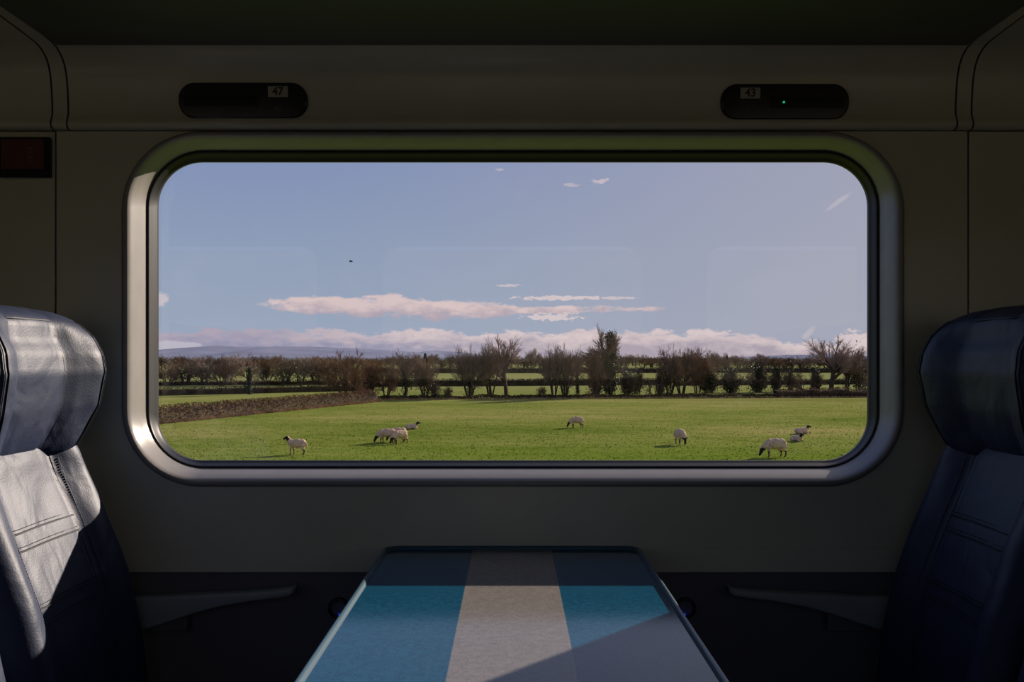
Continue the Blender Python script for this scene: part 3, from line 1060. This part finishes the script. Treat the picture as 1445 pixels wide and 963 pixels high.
# dark slot behind the coving joints
struct('wall_front_upper', G().loft([[(-2.6, -o + .006, z + .004) for (o, z) in COVE], [(2.6, -o + .006, z + .004) for (o, z) in COVE]], closed=False).mesh('cove_back', M['dark'], True))

# overhead luggage rack between the ribs
lr = empty('luggage_rack', (0, -0.07, 1.834))
tag(lr, 'dark flat underside of the overhead luggage rack above the window', 'luggage rack')
bevel(link('shelf', G().box(-SEAM + .004, SEAM - .004, -0.42, 0, 0.0, 0.03).mesh('rack_shelf', M['rack']), lr), 0.004)
bevel(link('front_rail', G().box(-SEAM + .004, SEAM - .004, -0.45, -0.42, -0.01, 0.05).mesh('rack_rail', M['rack']), lr), 0.01)

# ceiling, roof, floor, end walls and the far side of the coach
struct('ceiling', G().box(-2.6, 2.6, -2.9, -0.02, 2.12, 2.16).mesh('ceiling', M['ceil']))
struct('ceiling', G().box(-2.8, 2.8, -3.0, 0.13, 2.4, 2.5).mesh('roof', M['body']))
struct('floor', G().box(-2.7, 2.7, -2.95, 0.125, -0.06, 0.0).mesh('floor', M['floor']))
for sgn, nm in ((-1, 'wall_left'), (1, 'wall_right')):
    a, b = sorted((sgn * 2.6, sgn * 2.66))
    struct(nm, G().box(a, b, -2.9, 0.124, 0.0, 2.45).mesh('end', M['panel']))
BACK = -2.80
bh = [rrect(cx, 1.42, 0.73, 0.38, 0.12) for cx in (-1.80, 0.0, 1.80)]
struct('wall_back', holed_sheet('wall_back', -2.66, 2.66, -0.05, 2.45, bh, BACK, M['panel']))
for i, cx in enumerate((-1.80, 0.0, 1.80)):
    lo = [[(x, BACK, z) for (x, z) in rrect(cx, 1.42, 0.73, 0.38, 0.12)], [(x, BACK - .08, z) for (x, z) in rrect(cx, 1.42, 0.72, 0.37, 0.11)],
          [(x, BACK - .08, z) for (x, z) in rrect(cx, 1.42, 0.80, 0.45, 0.12)]]
    w = struct('window_%d' % (i + 2), G().loft(lo).mesh('back_window', M['gasket'], True))
    p = [(x, BACK - .07, z) for (x, z) in rrect(cx, 1.42, 0.73, 0.38, 0.11)]
    link('pane', mesh_of('back_pane', p, [tuple(range(len(p)))], M['glass']), w)
struct('wall_back', holed_sheet('outer_back', -2.8, 2.8, -1.1, 2.5, [rrect(cx, 1.42, 0.78, 0.43, 0.12) for cx in (-1.80, 0, 1.80)], BACK - .085, M['body']))

# ---- window surround, gasket and glass
def ring(profile):
    return [[(x, y, z) for (x, z) in rrect(0.002, cz, hw, hh, r)] for (y, hw, hh, r, cz) in profile]


def between(p, q, n, ease=lambda t: t):
    return [tuple(a + (b - a) * ease(i / n) for a, b in zip(p, q)) for i in range(n)]


foot = (0.0015, 0.8625, 0.3925, 0.175, 1.2770)
k1 = (-0.006, 0.8600, 0.3905, 0.173, 1.2770)
k2 = (-0.011, 0.8555, 0.3870, 0.169, 1.2772)
crest = (-0.013, 0.8500, 0.3830, 0.164, 1.2775)
k3 = (-0.009, 0.8455, 0.3790, 0.158, 1.2780)
k4 = (0.006, 0.8415, 0.3735, 0.148, 1.2788)
k5 = (0.040, 0.8385, 0.3675, 0.138, 1.2798)
inner = (0.070, 0.8360, 0.3630, 0.131, 1.2805)
lip = (0.075, 0.8345, 0.3620, 0.130, 1.2805)
w1 = struct('window_1', G().loft(ring([foot, k1, k2, crest, k3, k4, k5, inner, lip])).mesh('window_surround', M['rim'], True))
gp = [lip, (0.071, 0.8330, 0.3605, 0.129, 1.2802), (0.074, 0.8310, 0.3580, 0.125, 1.2798), (0.081, 0.8300, 0.3560, 0.121, 1.2795), (0.097, 0.8290, 0.3530, 0.114, 1.2790),
      (0.104, 0.8275, 0.3500, 0.108, 1.2784), (0.108, 0.8260, 0.3470, 0.103, 1.2780), (0.120, 0.8265, 0.3475, 0.103, 1.2780), (0.122, 0.87, 0.39, 0.13, 1.2780)]
link('rubber_gasket', G().loft(ring(gp)).mesh('gasket', M['gasket'], True), w1)
p = [(x, 0.113, z) for (x, z) in rrect(0.002, 1.2780, 0.829, 0.350, 0.105)]
link('pane', mesh_of('pane', p, [tuple(range(len(p)))[::-1]], M['glass']), w1)

# ---- seat number indicators on the coving
def text_mesh(s, size, m, parent, loc, name='seat_number'):
    cu = bpy.data.curves.new(name, 'FONT')
    cu.body = s
    cu.size = size
    cu.align_x = 'CENTER'
    cu.align_y = 'CENTER'
    cu.extrude = 0.0004
    cu.offset = 0.0006
    cu.materials.append(m)
    o = bpy.data.objects.new(name, cu)
    COL.objects.link(o)
    dg = bpy.context.evaluated_depsgraph_get()
    me = bpy.data.meshes.new_from_object(o.evaluated_get(dg))
    bpy.data.objects.remove(o)
    q = link(name, me, parent, loc)
    q.rotation_euler = (math.pi / 2, 0, 0)
    return q


def indicator(px0, px1, py0, py1, flip, nums, label, led):
    d = D - 0.016
    x0, x1 = (px0 - 722.5) / F * d, (px1 - 722.5) / F * d
    z1, z0 = EYE - (py0 - HOR) / F * d, EYE - (py1 - HOR) / F * d
    cx, cz, hw, hh = (x0 + x1) / 2, (z0 + z1) / 2, (x1 - x0) / 2, (z1 - z0) / 2
    o = empty('seat_indicator', (cx, -0.0125, cz))
    o.rotation_euler = (math.radians(6.5), 0, 0)
    tag(o, label, 'seat number sign')
    lo = [[(x, y, z) for (x, z) in rrect(0, 0, hw - e, hh - e, hh * .93 - e)] for (y, e) in ((0.012, 0), (-0.004, 0), (-0.007, 0.0015), (-0.008, 0.004))]
    link('housing', G().loft(lo, cap1=True).mesh('indicator_body', M['gloss'], False), o)
    s = -1 if flip else 1
    # recessed display strip for the reservation text
    bevel(link('display_strip', G().box(*sorted((-s * 0.128, s * 0.035)), -0.0095, -0.006, -0.012, 0.010).mesh('display', M['screen']), o), 0.001)
    bx = s * (hw - 0.063)
    link('number_plate', G().box(bx - 0.0215, bx + 0.0215, -0.0095, -0.006, 0.007, 0.030).mesh('plate', M['plate']), o)
    text_mesh(nums[0], 0.024, M['ink'], o, (bx, -0.0100, 0.0185))
    text_mesh(nums[1], 0.020, M['dim'], o, (bx, -0.0090, -0.020))
    # small round pictogram beside the plate
    c = s * 0.052
    link('pictogram', G().tube([(c + 0.008 * math.cos(a), -0.0088, 0.002 + 0.008 * math.sin(a)) for a in np.linspace(0, 2 * math.pi, 17)], 0.0006, 5).mesh('picto', M['dim']), o)
    if led:
        q = link('green_light', G().tube([(-0.004, -0.0092, -0.001), (-0.004, -0.0112, -0.001)], 0.0024, 10).mesh('led', M['green_led']), o)
    return o


indicator(252, 434, 117, 167, False, ('47', '48'), 'black rounded seat sign with a pale plate reading 47', False)
indicator(1017, 1198, 119, 169, True, ('43', '44'), 'black rounded seat sign reading 43 with a green light', True)

# ---- red notice in a dark frame, past the left joint
d = D
nx0, nx1 = (2 - 722.5) / F * d, (74 - 722.5) / F * d
nz0, nz1 = EYE - (252 - HOR) / F * d, EYE - (195 - HOR) / F * d
o = empty('emergency_notice', ((nx0 + nx1) / 2, 0, nz0))
tag(o, 'dark framed red emergency notice on the wall past the vertical joint', 'notice')
hw = (nx1 - nx0) / 2
H = nz1 - nz0
bevel(link('frame', G().box(-hw, hw, -0.014, 0.0, 0, H).mesh('notice_frame', M['gloss']), o), 0.003)
link('red_label', G().box(-hw + .008, hw - .012, -0.016, -0.013, 0.018, H - .006).mesh('notice_label', M['red']), o)
g = G()
for k in range(4):
    g.box(0.012 - 0.002 * (k % 2), 0.022, -0.017, -0.0155, 0.030 + k * 0.010, 0.036 + k * 0.010)
link('yellow_marks', g.mesh('notice_marks', M['red_text']), o)

# ------------------------------------------------------------------ table
TZ = EYE - 0.4219
tb = empty('table', (0.0, 0.0, 0.0))
tag(tb, 'table with blue and grey striped top fixed under the window', 'table')


def table_outline(hw, y0, y1, r, n=8):
    """outline in plan; square at the wall with a small corner, round at the aisle end"""
    pts = []
    for (sx, sy, a0, rr_) in ((1, 1, 0, 0.03), (-1, 1, 90, 0.03), (-1, -1, 180, r), (1, -1, 270, r)):
        yc = (y1 - rr_) if sy > 0 else (y0 + rr_)
        for k in range(n + 1):
            a = math.radians(a0 + 90 * k / n)
            pts.append((sx * (hw - rr_) + rr_ * math.cos(a), yc + rr_ * math.sin(a)))
    return pts


def tloops(spec):
    return [[(x, y, z) for (x, y) in table_outline(0.281 - e, -1.05 + e, -0.001 - e * .6, 0.09 - e)] for (e, z) in spec]


top = link('tabletop', G().loft(tloops([(0.0115, TZ - 0.02), (0.0115, TZ)]), cap0=True, cap1=True).mesh('tabletop', M['tabletop']), tb)
link('raised_edge', G().loft(tloops([(0.0118, TZ - 0.030), (0.003, TZ - 0.030), (0.0, TZ - 0.026), (0.0, TZ + 0.002), (0.0015, TZ + 0.0060), (0.004, TZ + 0.0078), (0.0065, TZ + 0.0072), (0.009, TZ + 0.0045), (0.0118, TZ - 0.0005)])).mesh('table_edge', M['lip'], True), tb)
bevel(link('wall_bracket', G().box(-0.20, 0.20, -0.30, -0.001, TZ - 0.07, TZ - 0.0205).mesh('table_bracket', M['dark']), tb), 0.01)
bevel(link('leg', G().box(-0.03, 0.03, -0.82, -0.74, 0.0, TZ - 0.0205).mesh('table_leg', M['dark']), tb), 0.012)

# ---- power sockets with their blue lights, on the dark wall either side of the table
for sgn, lb in ((-1, 'round dark power socket with a blue light, beside the sunlit table edge'), (1, 'round dark power socket with a blue light, beside the shaded table edge')):
    sx = sgn * 0.385
    sz = EYE - (858 - HOR) / 634.0
    o = empty('power_socket', (sx, 0.0195, sz))
    tag(o, lb, 'power socket')
    cir = lambda r, y: [(r * math.cos(a), y, r * math.sin(a)) for a in np.linspace(0, 2 * math.pi, 25)[:-1]]
    link('faceplate', G().loft([cir(0.024, 0), cir(0.024, -0.006), cir(0.021, -0.009), cir(0.018, -0.008), cir(0.017, 0.004)], cap1=True).mesh('socket_face', M['gloss'], True), o)
    g = G()
    for (hx, hz) in ((0, 0.007), (-0.006, -0.004), (0.006, -0.004)):
        g.tube([(hx, -0.001, hz), (hx, 0.003, hz)], 0.0022, 8)
    link('socket_holes', g.mesh('socket_holes', M['dark']), o)
    link('blue_light', G().tube([(sgn * -0.004, -0.009, -0.0130), (sgn * -0.004, -0.0115, -0.0130)], 0.0032, 10).mesh('blue_led', M['blue_led']), o)

# ------------------------------------------------------------------ seats
def lerp_tab(tab, z):
    return float(np.interp(z, [t[0] for t in tab], [t[1] for t in tab]))


def sstep(a, b, x):
    t = min(1, max(0, (x - a) / (b - a)))
    return t * t * (3 - 2 * t)


# foremost line of the bolsters, (height, distance from the seat's table-side reference plane x = -0.70)
BACK_CREST = [(0.40, -0.05), (0.52, -0.074), (0.6075, -0.086), (0.7275, -0.113), (0.8475, -0.158), (0.93, -0.192), (0.985, -0.208), (1.03, -0.235)]
HEAD_CREST = [(0.975, -0.222), (0.99, -0.206), (1.02, -0.192), (1.07, -0.172), (1.14, -0.160), (1.18, -0.166), (1.215, -0.184), (1.24, -0.208), (1.258, -0.238), (1.268, -0.270), (1.272, -0.300)]
BACK_W = [(0.40, 0.226), (0.80, 0.226), (0.93, 0.218), (0.985, 0.205), (1.03, 0.185)]
HEAD_W = [(0.975, 0.175), (0.99, 0.192), (1.02, 0.206), (1.07, 0.226), (1.15, 0.232), (1.21, 0.224), (1.245, 0.205), (1.265, 0.175), (1.272, 0.14)]


def front_f(u, z, crest, W, dip, T, seam=0.50):
    a = min(0.9999, abs(u) / W)
    c = crest - dip * (1 - sstep(seam - 0.08, 0.80, a))
    # a stitched valley where the centre panel meets the bolster
    c -= 0.006 * math.exp(-((a - seam) / 0.05) ** 2)
    if a > 0.80:
        c = crest - T * 0.5 * (1 - math.sqrt(max(0, 1 - ((a - 0.80) / 0.20) ** 2)))
    return c


def shell(crest_tab, w_tab, z0, z1, nz, dip, T, seam):
    loops = []
    for i in range(nz + 1):
        z = z0 + (z1 - z0) * i / nz
        c, W = lerp_tab(crest_tab, z), lerp_tab(w_tab, z)
        t = T(z)
        lp = []
        nf = 44
        for k in range(nf + 1):
            s = -1 + 2 * k / nf
            u = W * math.sin(s * math.pi / 2)
            f = front_f(u, z, c, W, dip(z), t, seam)
            wr = 0.0022 * mnoise.noise(Vector((u * 14, z * 10, 4)))
            aa = abs(u) / W
            wr += 0.006 * mnoise.noise(Vector((u * 16 + z * 9, z * 13 - u * 11, 2.5))) * sstep(seam, seam + .15, aa) * (1 - sstep(.70, .80, aa))
            lp.append((f + wr, u, z))
        for k in range(1, nf):
            s = 1 - 2 * k / nf
            u = W * math.sin(s * math.pi / 2)
            a = abs(u) / W
            f = c - t * 0.5 - t * 0.5 * (max(0, 1 - a ** 3.0)) ** 0.5
            lp.append((f, u, z))
        loops.append(lp)
    return G().loft(loops, cap0=True, cap1=True)


def seat(side, yc, label):
    """side -1: on the left, facing the table (+x)"""
    o = empty('train_seat', (side * 0.690, yc, 0.0))
    if side > 0:
        o.rotation_euler = (0, 0, math.pi)
    tag(o, label, 'seat')
    sub = lambda ob: ob
    hT = lambda z: 0.19 * (0.55 + 0.45 * sstep(0.97, 1.05, z)) * (1 - 0.62 * sstep(1.19, 1.275, z))
    hd = lambda z: 0.034 * (1 - sstep(1.20, 1.26, z))
    h = link('headrest', shell(HEAD_CREST, HEAD_W, 0.975, 1.272, 34, hd, hT, 0.38).mesh('headrest', M['leather'], True), o)
    bT = lambda z: 0.13 - 0.03 * sstep(0.95, 1.02, z)
    bd = lambda z: 0.030
    b = link('backrest', shell(BACK_CREST, BACK_W, 0.40, 1.02, 44, bd, bT, 0.50).mesh('backrest', M['leather'], True), o)

    def on_back(u, z, e=0.0012):
        return (front_f(u, z, lerp_tab(BACK_CREST, z), lerp_tab(BACK_W, z), 0.030, 0.13) + e, u, z)

    def on_head(u, z, e=0.0012):
        return (front_f(u, z, lerp_tab(HEAD_CREST, z), lerp_tab(HEAD_W, z), hd(z), hT(z), 0.38) + e, u, z)
    g = G()
    for s_ in (-1, 1):
        t_ = G()
        zz = np.linspace(0.44, 0.975, 40)
        g.tube([on_back(s_ * 0.50 * lerp_tab(BACK_W, z), z, 0.0006) for z in zz], 0.0016, 5)
        for off in (0.012,):
            for i in range(0, 100):
                za = 0.45 + i * 0.0052
                W = lerp_tab(BACK_W, za)
                t_.tube([on_back(s_ * (0.50 * W + off), za, 0.0008), on_back(s_ * (0.50 * W + off), za + 0.0034, 0.0008)], 0.0009, 4)
        link('stitching', t_.mesh('back_stitching', M['thread']), b)
    for zc in (0.852, 0.822, 0.722, 0.692):
        us = np.linspace(-0.50, 0.50, 24) * 0.228
        g.tube([on_back(u, zc + 0.004 * math.cos(u * 9), 0.0008) for u in us], 0.0020, 5)
        g.tube([on_back(u, zc + 0.007 + 0.004 * math.cos(u * 9), 0.0005) for u in us], 0.0008, 4)
    link('seams', g.mesh('back_seams', M['stitch']), b)
    g = G()
    for s_ in (-1, 1):
        zz = np.linspace(0.99, 1.245, 26)
        g.tube([on_head(s_ * 0.38 * lerp_tab(HEAD_W, z), z, 0.0006) for z in zz], 0.0018, 5)
        g.tube([on_head(s_ * 0.79 * lerp_tab(HEAD_W, z), z, 0.0006) for z in zz], 0.0014, 5)
        g.tube([on_head(s_ * 0.83 * lerp_tab(HEAD_W, z), z, 0.0006) for z in zz], 0.0010, 5)
    us = np.linspace(-0.38, 0.38, 20) * 0.205
    g.tube([on_head(u, 1.243, 0.0008) for u in us], 0.0016, 5)
    link('seams', g.mesh('head_seams', M['stitch']), h)
    # cushion and pedestal
    loops = []
    for i in range(13):
        t = i / 12
        f = -0.16 + 0.46 * t
        drop = 0.03 * t + 0.05 * max(0, t - .8) * 5 * max(0, t - .8) * 5 * .3
        e = 0.012 if i in (0, 12) else 0
        lp = []
        for k in range(28):
            a = 2 * math.pi * k / 28
            cu, cz = math.cos(a), math.sin(a)
            lp.append((f, (0.232 - e) * math.copysign(abs(cu) ** 0.45, cu), 0.415 - 0.01 * t + (0.065 - e) * math.copysign(abs(cz) ** 0.5, cz)))
        loops.append(lp)
    link('seat_cushion', G().loft(loops, cap0=True, cap1=True).mesh('seat_cushion', M['leather'], True), o)
    bevel(link('pedestal', G().box(-0.10, 0.20, -0.19, 0.19, 0.0, 0.345).mesh('seat_base', M['dark']), o), 0.02)
    return o


seat(-1, -0.290, 'sunlit leather seat with winged headrest at the left of the table')
seat(1, -0.290, 'shaded navy leather seat with winged headrest at the right of the table')
seat(-1, -0.785, 'aisle-side leather seat facing the table on the sunlit side')
seat(1, -0.785, 'aisle-side leather seat facing the table on the shaded side')

# ---- armrests fixed along the wall
for sgn, lb in ((-1, 'slim grey armrest under the wall panel beside the sunlit seat'), (1, 'slim grey armrest under the wall panel beside the shaded seat')):
    o = empty('armrest', (sgn * 0.74, 0.0, 0.60))
    tag(o, lb, 'armrest')
    # side profile along x (towards the table) : (x, top z, bottom z)
    prof = [(-0.20, 0.648, 0.560), (-0.06, 0.654, 0.580), (0.00, 0.6565, 0.600), (0.05, 0.6590, 0.617), (0.11, 0.6620, 0.634), (0.18, 0.6655, 0.646), (0.235, 0.669, 0.652), (0.262, 0.6735, 0.657), (0.272, 0.679, 0.664)]
    loops = []
    for (x, zt, zb) in prof:
        zt -= 0.60
        zb -= 0.60
        r = min(0.006, (zt - zb) * .35)
        ring_ = []
        for (cy, cz, a0) in ((-0.019 + r, zb + r, 180), (0.019 - r, zb + r, 270), (0.019 - r, zt - r, 0), (-0.019 + r, zt - r, 90)):
            for k in range(4):
                a = math.radians(a0 + 30 * k)
                ring_.append((sgn * -x, -0.035 + cy + r * math.cos(a), cz + r * math.sin(a)))
        loops.append(ring_)
    link('arm', G().loft(loops, cap0=True, cap1=True).mesh('armrest', M['arm'], True), o)
    bevel(link('wall_mount', G().box(-0.05, 0.03, -0.018, 0.0198, -0.03, 0.03).mesh('arm_mount', M['dark']), o), 0.004)
